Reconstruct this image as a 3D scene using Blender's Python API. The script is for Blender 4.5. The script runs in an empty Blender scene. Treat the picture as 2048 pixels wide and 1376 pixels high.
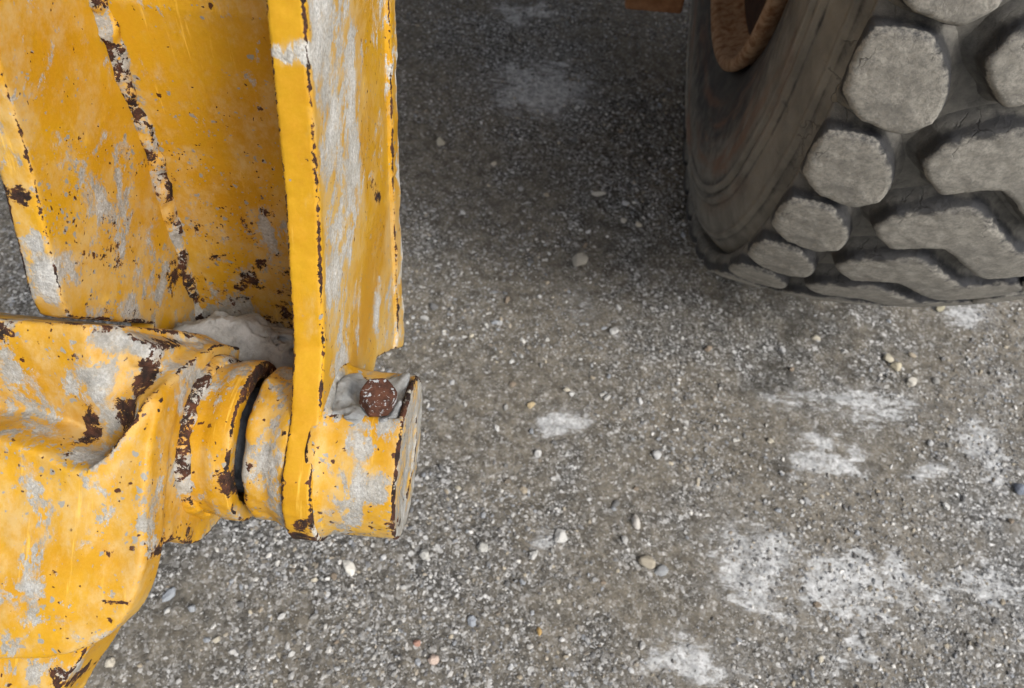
import bpy, math, random
import numpy as np
from mathutils import Matrix, Vector

# ------------------------------------------------------------------ camera, sky, sun, exposure
sc = bpy.context.scene
col = sc.collection
CAM_H, PITCH, ROLL, FPX = 1.25, math.radians(57.405), math.radians(4.937), 1500.0
Fv = np.array([0, math.cos(PITCH), -math.sin(PITCH)])
U0 = np.array([0, math.sin(PITCH), math.cos(PITCH)])
R0 = np.array([1.0, 0, 0])
Rv = math.cos(ROLL) * R0 + math.sin(ROLL) * U0
Uv = -math.sin(ROLL) * R0 + math.cos(ROLL) * U0
CAM = np.array([0, 0, CAM_H])
cd = bpy.data.cameras.new('camera')
cam = bpy.data.objects.new('camera', cd)
col.objects.link(cam)
m = Matrix.Identity(4)
for i in range(3):
    m[i][0], m[i][1], m[i][2], m[i][3] = Rv[i], Uv[i], -Fv[i], CAM[i]
cam.matrix_world = m
cd.sensor_width = 36.0
cd.lens = 36.0 * FPX / 2048.0
cd.clip_start, cd.clip_end = 0.02, 500.0
cd.dof.use_dof = True
cd.dof.focus_distance = 0.62
cd.dof.aperture_fstop = 9.0
sc.camera = cam

SUN_EL, SUN_AZ = math.radians(46), math.radians(128)      # azimuth clockwise from +Y
w = bpy.data.worlds.new('World')
sc.world = w
w.use_nodes = True
nt = w.node_tree
nt.nodes.clear()
sky = nt.nodes.new('ShaderNodeTexSky')
sky.sky_type = 'NISHITA'
sky.sun_disc = False
sky.sun_elevation = SUN_EL
sky.sun_rotation = SUN_AZ
sky.dust_density = 6.0
sky.air_density = 1.0
hsv = nt.nodes.new('ShaderNodeHueSaturation')
hsv.inputs['Saturation'].default_value = 0.32          # bright overcast: a greyed sky
bg = nt.nodes.new('ShaderNodeBackground')
bg.inputs['Strength'].default_value = 0.115
wo = nt.nodes.new('ShaderNodeOutputWorld')
nt.links.new(sky.outputs[0], hsv.inputs['Color'])
nt.links.new(hsv.outputs[0], bg.inputs['Color'])
nt.links.new(bg.outputs[0], wo.inputs['Surface'])
sl = bpy.data.lights.new('sun', 'SUN')
sl.energy = 1.5
sl.angle = math.radians(16)
sl.color = (1.0, 0.96, 0.9)
sun = bpy.data.objects.new('sun', sl)
col.objects.link(sun)
sd = Vector((math.sin(SUN_AZ) * math.cos(SUN_EL), math.cos(SUN_AZ) * math.cos(SUN_EL), math.sin(SUN_EL)))
sun.rotation_euler = sd.to_track_quat('Z', 'Y').to_euler()
sc.view_settings.view_transform = 'Standard'
sc.view_settings.look = 'None'
sc.view_settings.gamma = 1.0
sc.view_settings.exposure = 0.52
sc.cycles.use_denoising = True
sc.cycles.use_adaptive_sampling = True
sc.cycles.adaptive_threshold = 0.03
sc.cycles.max_bounces = 4
sc.cycles.diffuse_bounces = 3
sc.cycles.glossy_bounces = 2
sc.cycles.caustics_reflective = False

rng = np.random.default_rng(7)
random.seed(7)

# ------------------------------------------------------------------ numeric helpers
def hash3(i, j, k, seed):
    h = (i.astype(np.int64) * 374761393 + j.astype(np.int64) * 668265263 + k.astype(np.int64) * 2147483647 + seed * 144269504) & 0xffffffff
    h = ((h ^ (h >> 13)) * 1274126177) & 0xffffffff
    h = ((h ^ (h >> 16)) * 2246822519) & 0xffffffff
    return ((h ^ (h >> 15)) & 0xffff) / 65535.0

def vnoise(P, s, seed=0):
    Q = P * s
    I = np.floor(Q)
    f = Q - I
    f = f * f * (3 - 2 * f)
    I = I.astype(np.int64)
    r = 0
    for a in (0, 1):
        for b in (0, 1):
            for c in (0, 1):
                wgt = (f[:, 0] if a else 1 - f[:, 0]) * (f[:, 1] if b else 1 - f[:, 1]) * (f[:, 2] if c else 1 - f[:, 2])
                r = r + wgt * hash3(I[:, 0] + a, I[:, 1] + b, I[:, 2] + c, seed)
    return r * 2 - 1

def fbm(P, s, oct=3, seed=0):
    r, a = 0, 1.0
    for o in range(oct):
        r = r + a * vnoise(P, s * 2 ** o, seed + o)
        a *= 0.5
    return r

def sstep(a, b, x):
    t = np.clip((x - a) / (b - a), 0, 1)
    return t * t * (3 - 2 * t)

def poly_sdf(X, Y, pts):
    pts = np.asarray(pts, float)
    d = np.full(X.shape, 1e9)
    s = np.ones(X.shape)
    n = len(pts)
    for i in range(n):
        ax, ay = pts[i]
        bx, by = pts[i - 1]
        ex, ey = bx - ax, by - ay
        wx, wy = X - ax, Y - ay
        t = np.clip((wx * ex + wy * ey) / (ex * ex + ey * ey), 0, 1)
        d = np.minimum(d, (wx - ex * t) ** 2 + (wy - ey * t) ** 2)
        c1, c2, c3 = Y >= ay, Y < by, ex * wy > ey * wx
        flip = (c1 & c2 & c3) | (~c1 & ~c2 & ~c3)
        s = np.where(flip, -s, s)
    return s * np.sqrt(d)

def rext(d2, d1, r):                    # rounded extrusion
    a, b = d2 + r, d1 + r
    return np.minimum(np.maximum(a, b), 0) + np.sqrt(np.maximum(a, 0) ** 2 + np.maximum(b, 0) ** 2) - r

def smin(a, b, k):
    h = np.clip(0.5 + 0.5 * (b - a) / k, 0, 1)
    return b * (1 - h) + a * h - k * h * (1 - h)

def smax(a, b, k):
    return -smin(-a, -b, k)

def spline(pts, n=6):                   # smooth closed outline through the points
    pts = np.asarray(pts, float)
    N = len(pts)
    out = []
    for i in range(N):
        p0, p1, p2, p3 = pts[i - 1], pts[i], pts[(i + 1) % N], pts[(i + 2) % N]
        for t in np.arange(n) / n:
            out.append(0.5 * (2 * p1 + (p2 - p0) * t + (2 * p0 - 5 * p1 + 4 * p2 - p3) * t * t + (3 * p1 - p0 - 3 * p2 + p3) * t ** 3))
    return np.array(out)

def nets(f, lo, hi, h):                 # surface nets: signed distance -> quad mesh
    lo, hi = np.array(lo, float), np.array(hi, float)
    n = np.ceil((hi - lo) / h).astype(int) + 1
    ax = [lo[i] + h * np.arange(n[i]) for i in range(3)]
    G = np.stack(np.meshgrid(*ax, indexing='ij'), -1).reshape(-1, 3)
    V = np.concatenate([f(G[i:i + 400000]) for i in range(0, len(G), 400000)]).reshape(n)
    V[0], V[-1], V[:, 0], V[:, -1], V[:, :, 0], V[:, :, -1] = [np.maximum(q, h * 0.3) for q in (V[0], V[-1], V[:, 0], V[:, -1], V[:, :, 0], V[:, :, -1])]
    S = V < 0
    cs = np.zeros(n - 1, int)
    cor = [(a, b, c) for a in (0, 1) for b in (0, 1) for c in (0, 1)]
    def sub(A, o):
        return A[o[0]:n[0] - 1 + o[0], o[1]:n[1] - 1 + o[1], o[2]:n[2] - 1 + o[2]]
    for o in cor:
        cs += sub(S, o)
    act = (cs > 0) & (cs < 8)
    idx = np.argwhere(act)
    num = np.full(n - 1, -1)
    num[act] = np.arange(len(idx))
    acc = np.zeros((len(idx), 3))
    cnt = np.zeros(len(idx))
    for a in cor:
        for d in range(3):
            if a[d]:
                continue
            b = list(a); b[d] = 1
            va = V[idx[:, 0] + a[0], idx[:, 1] + a[1], idx[:, 2] + a[2]]
            vb = V[idx[:, 0] + b[0], idx[:, 1] + b[1], idx[:, 2] + b[2]]
            x = (va < 0) != (vb < 0)
            t = np.where(x, va / np.where(x, va - vb, 1), 0)
            pt = np.tile(np.array(a, float), (len(idx), 1))
            pt[:, d] += t
            acc[x] += pt[x]
            cnt[x] += 1
    P = lo + h * (idx + acc / cnt[:, None])
    F = []
    for d in range(3):
        e1, e2 = (d + 1) % 3, (d + 2) % 3
        sl0 = [slice(1, -1)] * 3; sl0[d] = slice(0, -1)
        sl1 = [slice(1, -1)] * 3; sl1[d] = slice(1, None)
        A, B = S[tuple(sl0)], S[tuple(sl1)]
        q = np.argwhere(A != B)
        if not len(q):
            continue
        inside = A[tuple(q.T)]
        q = q + 1
        q[:, d] -= 1
        def cell(o1, o2):
            c = q.copy(); c[:, e1] -= o1; c[:, e2] -= o2
            return num[tuple(c.T)]
        f4 = np.stack([cell(1, 1), cell(0, 1), cell(0, 0), cell(1, 0)], 1)
        f4[~inside] = f4[~inside][:, ::-1]
        F.append(f4)
    F = np.concatenate(F)
    F = F[(F >= 0).all(1)]
    e = h * 0.4
    for it in range(2):
        v = f(P)
        g = np.stack([f(P + np.eye(3)[i] * e) - f(P - np.eye(3)[i] * e) for i in range(3)], 1) / (2 * e)
        gl = (g * g).sum(1) + 1e-6
        P = P - np.clip(v / gl, -h * .5, h * .5)[:, None] * g
    return P, F

def curv(f, P, e):                      # >0 on convex edges, <0 in corners
    return sum(f(P + np.eye(3)[i] * e) + f(P - np.eye(3)[i] * e) for i in range(3)) / e - 6 * f(P) / e

def mesh_np(name, P, F, attrs=None, smooth=True):
    me = bpy.data.meshes.new(name)
    P = np.asarray(P, np.float32)
    F = np.asarray(F, np.int32)
    me.vertices.add(len(P))
    me.vertices.foreach_set('co', P.ravel())
    k = F.shape[1]
    me.loops.add(F.size)
    me.loops.foreach_set('vertex_index', F.ravel())
    me.polygons.add(len(F))
    me.polygons.foreach_set('loop_start', np.arange(len(F), dtype=np.int32) * k)
    me.polygons.foreach_set('loop_total', np.full(len(F), k, np.int32))
    me.polygons.foreach_set('use_smooth', np.full(len(F), smooth))
    for a, v in (attrs or {}).items():
        v = np.asarray(v, np.float32)
        if v.ndim == 2:
            at = me.attributes.new(a, 'FLOAT_COLOR', 'POINT')
            at.data.foreach_set('color', np.concatenate([v, np.ones((len(v), 1), np.float32)], 1).ravel())
        else:
            at = me.attributes.new(a, 'FLOAT', 'POINT')
            at.data.foreach_set('value', v)
    me.update()
    me.validate()
    return me

def link(name, me, mat, parent=None):
    o = bpy.data.objects.new(name, me)
    col.objects.link(o)
    if mat and not me.materials:
        me.materials.append(mat)
    if parent:
        o.parent = parent
    return o

def tag(o, label=None, cat=None, group=None, kind=None):
    for k, v in (('label', label), ('category', cat), ('group', group), ('kind', kind)):
        if v:
            o[k] = v
    return o

def empty(name, mat4):
    o = bpy.data.objects.new(name, None)
    o.empty_display_size = 0.1
    col.objects.link(o)
    o.matrix_world = mat4
    return o

# ------------------------------------------------------------------ materials
class NB:
    def __init__(s, name):
        s.m = bpy.data.materials.new(name)
        s.m.use_nodes = True
        s.t = s.m.node_tree
        s.t.nodes.clear()
        s.out = s.t.nodes.new('ShaderNodeOutputMaterial')
        s.b = s.t.nodes.new('ShaderNodeBsdfPrincipled')
        s.t.links.new(s.b.outputs[0], s.out.inputs[0])
    def put(s, sock, v):
        if isinstance(v, bpy.types.NodeSocket):
            s.t.links.new(v, sock)
        elif v is not None:
            if hasattr(sock.default_value, '__len__') and not hasattr(v, '__len__'):
                v = (v, v, v)
            if hasattr(v, '__len__') and len(v) == 3 and len(sock.default_value) == 4:
                v = (*v, 1)
            sock.default_value = v
    def n(s, typ, props=None, **inp):
        nd = s.t.nodes.new(typ)
        for k, v in (props or {}).items():
            setattr(nd, k, v)
        for k, v in inp.items():
            s.put(nd.inputs[k.replace('_', ' ')], v)
        return nd
    def attr(s, name, color=False):
        nd = s.n('ShaderNodeAttribute', {'attribute_name': name})
        return nd.outputs['Color' if color else 'Fac']
    def obj(s, scale=None, rot=None, loc=None):
        c = s.n('ShaderNodeTexCoord').outputs['Object']
        if scale or rot or loc:
            mp = s.n('ShaderNodeMapping')
            s.put(mp.inputs['Vector'], c)
            if scale: mp.inputs['Scale'].default_value = scale
            if rot: mp.inputs['Rotation'].default_value = rot
            if loc: mp.inputs['Location'].default_value = loc
            c = mp.outputs[0]
        return c
    def noise(s, vec, scale, detail=6, rough=0.6, dist=0.0):
        return s.n('ShaderNodeTexNoise', Vector=vec, Scale=scale, Detail=detail, Roughness=rough, Distortion=dist).outputs['Fac']
    def vor(s, vec, scale, feature='F1', out='Distance', rand=1.0):
        return s.n('ShaderNodeTexVoronoi', {'feature': feature}, Vector=vec, Scale=scale, Randomness=rand).outputs[out]
    def math(s, op, a, b=0.0, c=0.0):
        nd = s.n('ShaderNodeMath', {'operation': op})
        s.put(nd.inputs[0], a); s.put(nd.inputs[1], b); s.put(nd.inputs[2], c)
        return nd.outputs[0]
    def step(s, x, a, b, lo=0.0, hi=1.0):
        nd = s.n('ShaderNodeMapRange', {'interpolation_type': 'SMOOTHSTEP'})
        for k, v in zip(range(5), (x, a, b, lo, hi)):
            s.put(nd.inputs[k], v)
        return nd.outputs[0]
    def mix(s, f, a, b, blend='MIX'):
        nd = s.n('ShaderNodeMix', {'data_type': 'RGBA', 'blend_type': blend})
        s.put(nd.inputs['Factor'], f)
        s.put(nd.inputs[6], a); s.put(nd.inputs[7], b)
        return nd.outputs[2]
    def ramp(s, x, stops, interp='LINEAR'):
        nd = s.n('ShaderNodeValToRGB', Fac=x)
        cr = nd.color_ramp
        cr.interpolation = interp
        while len(cr.elements) < len(stops):
            cr.elements.new(0.5)
        for e, (p, c) in zip(cr.elements, stops):
            e.position = p
            e.color = (*c, 1) if hasattr(c, '__len__') else (c, c, c, 1)
        return nd.outputs[0]
    def bump(s, h, dist, strength=1.0, normal=None):
        nd = s.n('ShaderNodeBump', Height=h, Distance=dist, Strength=strength)
        if normal is not None:
            s.put(nd.inputs['Normal'], normal)
        return nd.outputs[0]
    def done(s, color, rough=0.6, normal=None, spec=0.5, metal=0.0):
        s.put(s.b.inputs['Base Color'], color)
        s.put(s.b.inputs['Roughness'], rough)
        s.put(s.b.inputs['Specular IOR Level'], spec)
        s.put(s.b.inputs['Metallic'], metal)
        if normal is not None:
            s.put(s.b.inputs['Normal'], normal)
        return s.m

def paint_material(name, along=(1.0, 0.6, 0.8), d1=(0.25, 0.247, 0.23), d2=(0.52, 0.515, 0.495)):
    b = NB(name)
    p = b.obj()
    ps = b.obj(scale=along)
    dust, chip, fleck = b.attr('dust'), b.attr('chip'), b.attr('fleck')
    def spread(n, k=2.5):
        return b.math('MULTIPLY_ADD', b.math('SUBTRACT', n, 0.5), k, 0.5)
    fine = b.noise(p, 210, 4, 0.65)
    nA = b.math('ADD', b.math('MULTIPLY', spread(b.noise(ps, 30, 8, 0.74, 0.4)), 0.78), b.math('MULTIPLY', spread(b.noise(ps, 150, 4, 0.7)), 0.22))
    nB = b.math('ADD', b.math('MULTIPLY', spread(b.noise(p, 44, 8, 0.72, 0.3)), 0.8), b.math('MULTIPLY', spread(fine), 0.2))
    nC = b.noise(p, 8, 4, 0.55)
    nF = b.noise(p, 420, 4, 0.65)
    # yellow coat: uneven fade, dull rubbed areas, thin pale scuffs
    y = b.mix(b.step(nC, 0.3, 0.7), (0.43, 0.212, 0.006), (0.54, 0.300, 0.012))
    y = b.mix(b.step(b.noise(p, 90, 8, 0.7), 0.35, 0.7, 0.0, 0.28), y, (0.50, 0.22, 0.016))
    y = b.mix(b.step(nF, 0.35, 0.75, 0.0, 0.12), y, (0.78, 0.45, 0.06))
    film = b.math('ADD', spread(b.noise(ps, 18, 8, 0.74), 2.4), b.math('MULTIPLY', dust, 0.8))
    haze = b.math('MULTIPLY', b.step(film, 0.64, 1.02, 0.0, 0.52), b.step(b.noise(ps, 120, 6, 0.7), 0.36, 0.60, 0.35, 1.0))
    y = b.mix(haze, y, (0.52, 0.405, 0.21))
    sc_v = b.obj(scale=(95, 7, 9), rot=(0, 0, 0.28))
    scr = b.step(b.noise(sc_v, 1.0, 5, 0.7), 0.60, 0.71, 0.0, 0.55)
    y = b.mix(scr, y, (0.80, 0.50, 0.09))
    # pinhead flecks where paint is gone to primer or rust
    clus = b.math('MULTIPLY', fleck, b.step(b.noise(p, 22, 5, 0.65), 0.40, 0.64, 0.2, 2.1))
    jit = b.n('ShaderNodeVectorMath', {'operation': 'MULTIPLY_ADD'})
    b.put(jit.inputs[0], b.n('ShaderNodeTexNoise', Vector=p, Scale=140.0, Detail=2.0).outputs['Color']); jit.inputs[1].default_value = (.008, .008, .008); b.put(jit.inputs[2], p)
    for sc_, th in ((130, 1.0), (300, 1.0)):
        vd = b.vor(jit.outputs[0], sc_)
        vc = b.n('ShaderNodeSeparateColor', Color=b.vor(jit.outputs[0], sc_, out='Color'))
        fl = b.math('MULTIPLY', b.step(b.math('ADD', vd, b.math('MULTIPLY', fine, 0.6)), 0.62, 0.54), b.step(b.math('ADD', vc.outputs[0], clus), th, th + 0.02))
        y = b.mix(fl, y, b.mix(b.step(vc.outputs[1], 0.68, 0.72), (0.27, 0.26, 0.225), (0.07, 0.026, 0.012)))
    # cement film and crust
    dsum = b.math('ADD', nA, dust)
    soft = b.step(b.noise(p, 40, 4, 0.6), 0.42, 0.62, 0.015, 0.13)
    dm = b.step(dsum, b.math('SUBTRACT', 1.0, soft), b.math('ADD', 1.0, soft))
    dcol = b.mix(b.step(b.noise(ps, 60, 10, 0.75), 0.34, 0.66), d1, d2)
    dcol = b.mix(b.step(nF, 0.38, 0.66, 0.0, 0.5), dcol, (0.19, 0.188, 0.175))
    dcol = b.mix(b.step(dsum, 1.0, 1.35), b.mix(0.45, dcol, (0.30, 0.265, 0.20)), dcol)
    c = b.mix(b.math('MULTIPLY', dm, b.step(b.noise(p, 95, 8, 0.75), 0.30, 0.46, 0.45, 1.0)), y, dcol)
    # bare metal gone dark brown
    csum = b.math('ADD', nB, chip)
    cm = b.step(csum, 0.99, 1.015)
    halo = b.step(csum, 0.90, 0.99, 0.0, 0.30)
    c = b.mix(b.math('MULTIPLY', halo, b.math('SUBTRACT', 1.0, dm)), c, (0.40, 0.17, 0.03))
    rc = b.mix(b.step(b.noise(p, 80, 8, 0.7), 0.38, 0.66), (0.020, 0.013, 0.011), (0.085, 0.034, 0.019))
    over = b.math('MULTIPLY', cm, b.step(b.noise(p, 150, 8, 0.75), 0.63, 0.57))
    c = b.mix(over, c, rc)
    nrm = b.bump(b.noise(p, 170, 4, 0.75), 0.0022, b.math('MULTIPLY_ADD', b.math('MAXIMUM', dm, over), 0.85, 0.10))
    r = b.math('ADD', 0.42, b.math('MULTIPLY', b.math('MAXIMUM', dm, over), 0.45))
    r = b.math('ADD', r, b.math('MULTIPLY', haze, 0.4))
    return b.done(c, r, nrm, 0.28)

def cement_material():
    b = NB('hardened_cement')
    p = b.obj()
    c = b.mix(b.step(b.noise(p, 38, 10, 0.68), 0.3, 0.7), (0.29, 0.30, 0.30), (0.52, 0.535, 0.54))
    c = b.mix(b.step(b.noise(p, 90, 6, 0.7), 0.55, 0.75, 0, 0.5), c, (0.20, 0.205, 0.21))
    n = b.bump(b.noise(p, 110, 8, 0.78), 0.006, 1.0)
    return b.done(c, 0.95, n, 0.2)

def rust_material(name, c1, c2, speck=0.0, scale=40, relief=0.0015):
    b = NB(name)
    p = b.obj()
    c = b.mix(b.step(b.noise(p, scale, 10, 0.7), 0.3, 0.7), c1, c2)
    if speck:
        d = b.step(b.math('ADD', b.noise(p, scale * 2.4, 8, 0.66), speck), 0.60, 0.635)
        c = b.mix(d, c, (0.42, 0.44, 0.46))
    n = b.bump(b.noise(p, scale * 3, 6, 0.7), relief, 0.8)
    return b.done(c, 0.85, n, 0.3)

def rubber_material():
    b = NB('dusty_rubber')
    p = b.obj()
    worn, film, rad_ = b.attr('worn'), b.attr('film'), b.attr('radius')
    base = b.mix(b.step(b.noise(p, 9, 5, 0.6), 0.35, 0.7), (0.020, 0.0215, 0.026), (0.052, 0.050, 0.047))
    dusty = b.mix(b.step(b.noise(p, 16, 8, 0.65), 0.3, 0.7), (0.15, 0.142, 0.125), (0.27, 0.255, 0.22))
    # scuffs running round the sidewall
    ring = b.n('ShaderNodeVectorMath', {'operation': 'ADD'})
    cx = b.n('ShaderNodeCombineXYZ', X=b.math('MULTIPLY', rad_, 6.0))
    b.put(ring.inputs[0], p); b.put(ring.inputs[1], cx.outputs[0])
    streak = b.noise(ring.outputs[0], 7, 9, 0.72)
    f = b.step(b.math('ADD', b.math('ADD', b.math('MULTIPLY', b.noise(p, 30, 8, 0.75), 0.7), b.math('MULTIPLY', streak, 0.3)), b.math('MULTIPLY', film, 0.55)), 0.54, 0.86, 0, 0.95)
    c = b.mix(f, base, dusty)
    br = b.math('MULTIPLY', b.step(b.noise(ring.outputs[0], 5, 7, 0.65), 0.46, 0.66), b.attr('brown'))
    c = b.mix(b.math('MULTIPLY', br, 0.8), c, (0.19, 0.10, 0.062))
    top = b.mix(b.step(b.noise(p, 38, 10, 0.72), 0.32, 0.68), (0.235, 0.222, 0.193), (0.38, 0.36, 0.315))
    grit = b.noise(p, 260, 6, 0.75)
    top = b.mix(b.step(grit, 0.42, 0.64, 0.0, 0.62), top, (0.16, 0.155, 0.142))
    top = b.mix(b.step(b.noise(p, 330, 3, 0.6), 0.60, 0.70, 0.0, 0.4), top, (0.48, 0.465, 0.42))
    top = b.mix(b.step(b.noise(p, 13, 7, 0.7), 0.50, 0.72, 0.0, 0.55), top, (0.12, 0.118, 0.112))
    wn = b.noise(p, 60, 8, 0.75)
    wsum = b.math('ADD', b.math('MULTIPLY', worn, 0.85), b.math('MULTIPLY', b.math('SUBTRACT', wn, 0.5), 1.1))
    wm = b.step(wsum, 0.33, 0.62)
    c = b.mix(wm, c, top)
    # dry cracks across the blocks
    wp = b.n('ShaderNodeVectorMath', {'operation': 'ADD'})
    wz = b.n('ShaderNodeTexNoise', Vector=p, Scale=35.0, Detail=4.0)
    b.put(wp.inputs[0], b.obj(scale=(1, .45, .45), rot=(0, 0, .5)))
    ws = b.n('ShaderNodeVectorMath', {'operation': 'SCALE'})
    b.put(ws.inputs[0], wz.outputs['Color']); ws.inputs['Scale'].default_value = 0.03
    b.put(wp.inputs[1], ws.outputs[0])
    ck = b.vor(wp.outputs[0], 22, 'DISTANCE_TO_EDGE')
    crack = b.math('MULTIPLY', b.step(ck, 0.012, 0.003), b.step(b.noise(p, 14, 3, 0.5), 0.52, 0.60))
    c = b.mix(b.math('MULTIPLY', crack, 0.4), c, (0.025, 0.025, 0.027))
    h = b.math('ADD', b.noise(p, 120, 9, 0.75), b.math('MULTIPLY', grit, 0.5))
    h = b.math('SUBTRACT', h, crack)
    n = b.bump(h, 0.0022, 0.8)
    return b.done(c, b.math('ADD', 0.55, b.math('MULTIPLY', wm, 0.35)), n, 0.35)

# ------------------------------------------------------------------ ground
def at(px, py):                         # photograph pixel -> point on the ground
    d = Rv * (px - 1024) / FPX + Uv * (688 - py) / FPX + Fv
    t = -CAM_H / d[2]
    return CAM + d * t

def gsize(px, py):                      # metres per photograph pixel there
    p = at(px, py)
    return float((p - CAM) @ Fv) / FPX

def ground_material():
    b = NB('gritty_concrete_ground')
    p = b.obj()
    splat, silt, dark_spots = b.attr('splat'), b.attr('silt'), b.attr('dark_spots')
    wv = b.n('ShaderNodeVectorMath', {'operation': 'ADD'})
    b.put(wv.inputs[0], p)
    nz = b.n('ShaderNodeTexNoise', Vector=p, Scale=90.0, Detail=3.0)
    sc_ = b.n('ShaderNodeVectorMath', {'operation': 'SCALE'})
    b.put(sc_.inputs[0], nz.outputs['Color']); sc_.inputs['Scale'].default_value = 0.006
    b.put(wv.inputs[1], sc_.outputs[0])
    q = wv.outputs[0]
    def grains(scale):
        col_ = b.n('ShaderNodeSeparateColor', Color=b.vor(q, scale, out='Color'))
        return col_.outputs[0], col_.outputs[1], b.vor(q, scale)
    r1, g1, d1 = grains(105)
    r2, g2, d2 = grains(200)
    r3, g3, d3 = grains(430)
    big = b.noise(p, 3.2, 5, 0.6)
    mid = b.noise(p, 14, 8, 0.65)
    pal = [(0.0, (0.024, 0.025, 0.027)), (0.30, (0.068, 0.068, 0.066)), (0.55, (0.138, 0.135, 0.128)), (0.75, (0.24, 0.241, 0.238)), (0.89, (0.43, 0.436, 0.44)), (1.0, (0.78, 0.785, 0.79))]
    c = b.ramp(r3, pal)
    c = b.mix(b.step(g2, 0.45, 0.5), c, b.ramp(r2, pal))
    c = b.mix(b.math('MULTIPLY', b.step(g1, 0.72, 0.74), b.step(d1, 0.5, 0.42)), c, b.ramp(r1, pal))
    # fine silt between the grains, in drifts
    sm = b.math('MULTIPLY', b.step(b.math('ADD', b.math('ADD', b.math('MULTIPLY', mid, 0.8), b.math('MULTIPLY', big, 0.7)), b.math('MULTIPLY', silt, 0.30)), 0.64, 0.98, 0.12, 0.88), b.step(b.noise(p, 210, 5, 0.7), 0.34, 0.58, 0.45, 1.0))
    scol = b.mix(b.step(b.noise(p, 40, 6, 0.6), 0.35, 0.65), (0.095, 0.083, 0.064), (0.20, 0.177, 0.140))
    c = b.mix(sm, c, scol)
    # cement smears
    spn = b.math('ADD', b.noise(b.obj(scale=(0.7, 1.8, 1), rot=(0, 0, 0.25)), 34, 8, 0.75), b.math('MULTIPLY', splat, 0.42))
    sp = b.math('MULTIPLY', b.step(spn, 0.70, 0.82, 0.0, 0.95), b.math('MULTIPLY', b.step(b.noise(p, 130, 5, 0.75), 0.38, 0.52, 0.3, 1.0), b.step(r2, 0.12, 0.3, 0.72, 1.0)))
    c = b.mix(sp, c, b.mix(b.step(b.noise(p, 60, 8, 0.7), 0.35, 0.7), (0.30, 0.31, 0.315), (0.72, 0.73, 0.74)))
    c = b.mix(b.math('MULTIPLY', b.step(splat, 0.05, 0.6, 0.0, 0.30), b.step(b.noise(p, 55, 6, 0.75), 0.40, 0.62)), c, (0.33, 0.34, 0.35))
    dk = b.step(b.math('ADD', b.noise(p, 17, 7, 0.7), b.math('MULTIPLY', dark_spots, 0.4)), 0.53, 0.80, 0.0, 0.66)
    c = b.mix(dk, c, (0.03, 0.028, 0.024))
    h = b.math('ADD', b.math('MULTIPLY', b.math('SUBTRACT', 0.5, d2), 0.6), b.math('MULTIPLY', b.math('SUBTRACT', 0.5, d3), 0.35))
    h = b.math('ADD', h, b.math('MULTIPLY', r2, 0.5))
    n = b.bump(h, 0.0038, b.math('MULTIPLY', b.math('SUBTRACT', 1.0, b.math('MAXIMUM', b.math('MULTIPLY', sm, 0.75), b.math('MULTIPLY', sp, 0.8))), 0.95))
    return b.done(c, 0.92, n, 0.25)

def axis(lo, hi, step, far):
    core = np.arange(lo, hi + step, step)
    l, r, s = [], [], step
    x = core[0]
    while x > -far:
        s *= 1.35; x -= s; l.append(x)
    s, x = step, core[-1]
    while x < far:
        s *= 1.35; x += s; r.append(x)
    return np.array(l[::-1] + list(core) + r)

gx, gy = axis(-1.45, 1.65, 0.010, 60), axis(-0.15, 2.45, 0.010, 60)
GX, GY = np.meshgrid(gx, gy, indexing='ij')
GP = np.stack([GX.ravel(), GY.ravel(), np.zeros(GX.size)], 1)
def ground_z(P):
    Q = np.stack([P[:, 0], P[:, 1], 0 * P[:, 0]], 1)
    return 0.004 * fbm(Q, 5, 3, 3) + 0.0012 * fbm(Q, 40, 2, 9)
GP[:, 2] = ground_z(GP)
SPL = [(1500, 1140, 75, 75, .9), (1690, 1165, 75, 48, .95), (1812, 1140, 38, 38, .8), (1655, 920, 50, 45, .95), (1740, 815, 110, 34, .7),
       (1962, 905, 38, 70, .9), (1575, 795, 75, 40, .6), (1390, 1330, 105, 45, 1.0), (1930, 628, 55, 30, .85), (1128, 838, 38, 30, 1.05),
       (1120, 1078, 22, 26, .9), (1080, 185, 105, 60, 1.0), (1050, 25, 70, 16, 1.0), (1860, 945, 36, 26, .7), (1520, 1225, 52, 26, .85),
       (1430, 990, 45, 12, .75), (1020, 945, 26, 22, .6), (1690, 1290, 60, 30, .45), (1950, 1180, 60, 40, .45), (1990, 770, 70, 50, .35),
       (1150, 610, 40, 26, .5), (1245, 490, 60, 20, .35), (1720, 1240, 60, 22, .6), (1330, 70, 60, 50, .3), (1640, 640, 90, 24, .3), (1255, 810, 30, 22, .4)]
splat = np.zeros(len(GP))
WX, WY = .035 * fbm(GP, 14, 3, 71), .030 * fbm(GP, 16, 3, 72)
for (x, y, rx, ry, a) in SPL:
    c = at(x, y); s = gsize(x, y)
    sy = s / math.sin(PITCH - math.atan((688 - y) / FPX))
    d = ((GP[:, 0] + WX - c[0]) / (rx * s)) ** 2 + ((GP[:, 1] + WY - c[1]) / (ry * sy)) ** 2
    splat = np.maximum(splat, a * np.exp(-0.8 * d))
splat += 0.36 * sstep(0.1, 0.9, GP[:, 0]) * sstep(1.0, 0.3, GP[:, 1])  # ground also gets paler overall towards the right foreground
silt = 0.5 + 0.5 * fbm(GP, 2.3, 2, 5)
dark_spots = np.zeros(len(GP))  # darker patches of ground, several beside the tyre
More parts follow.
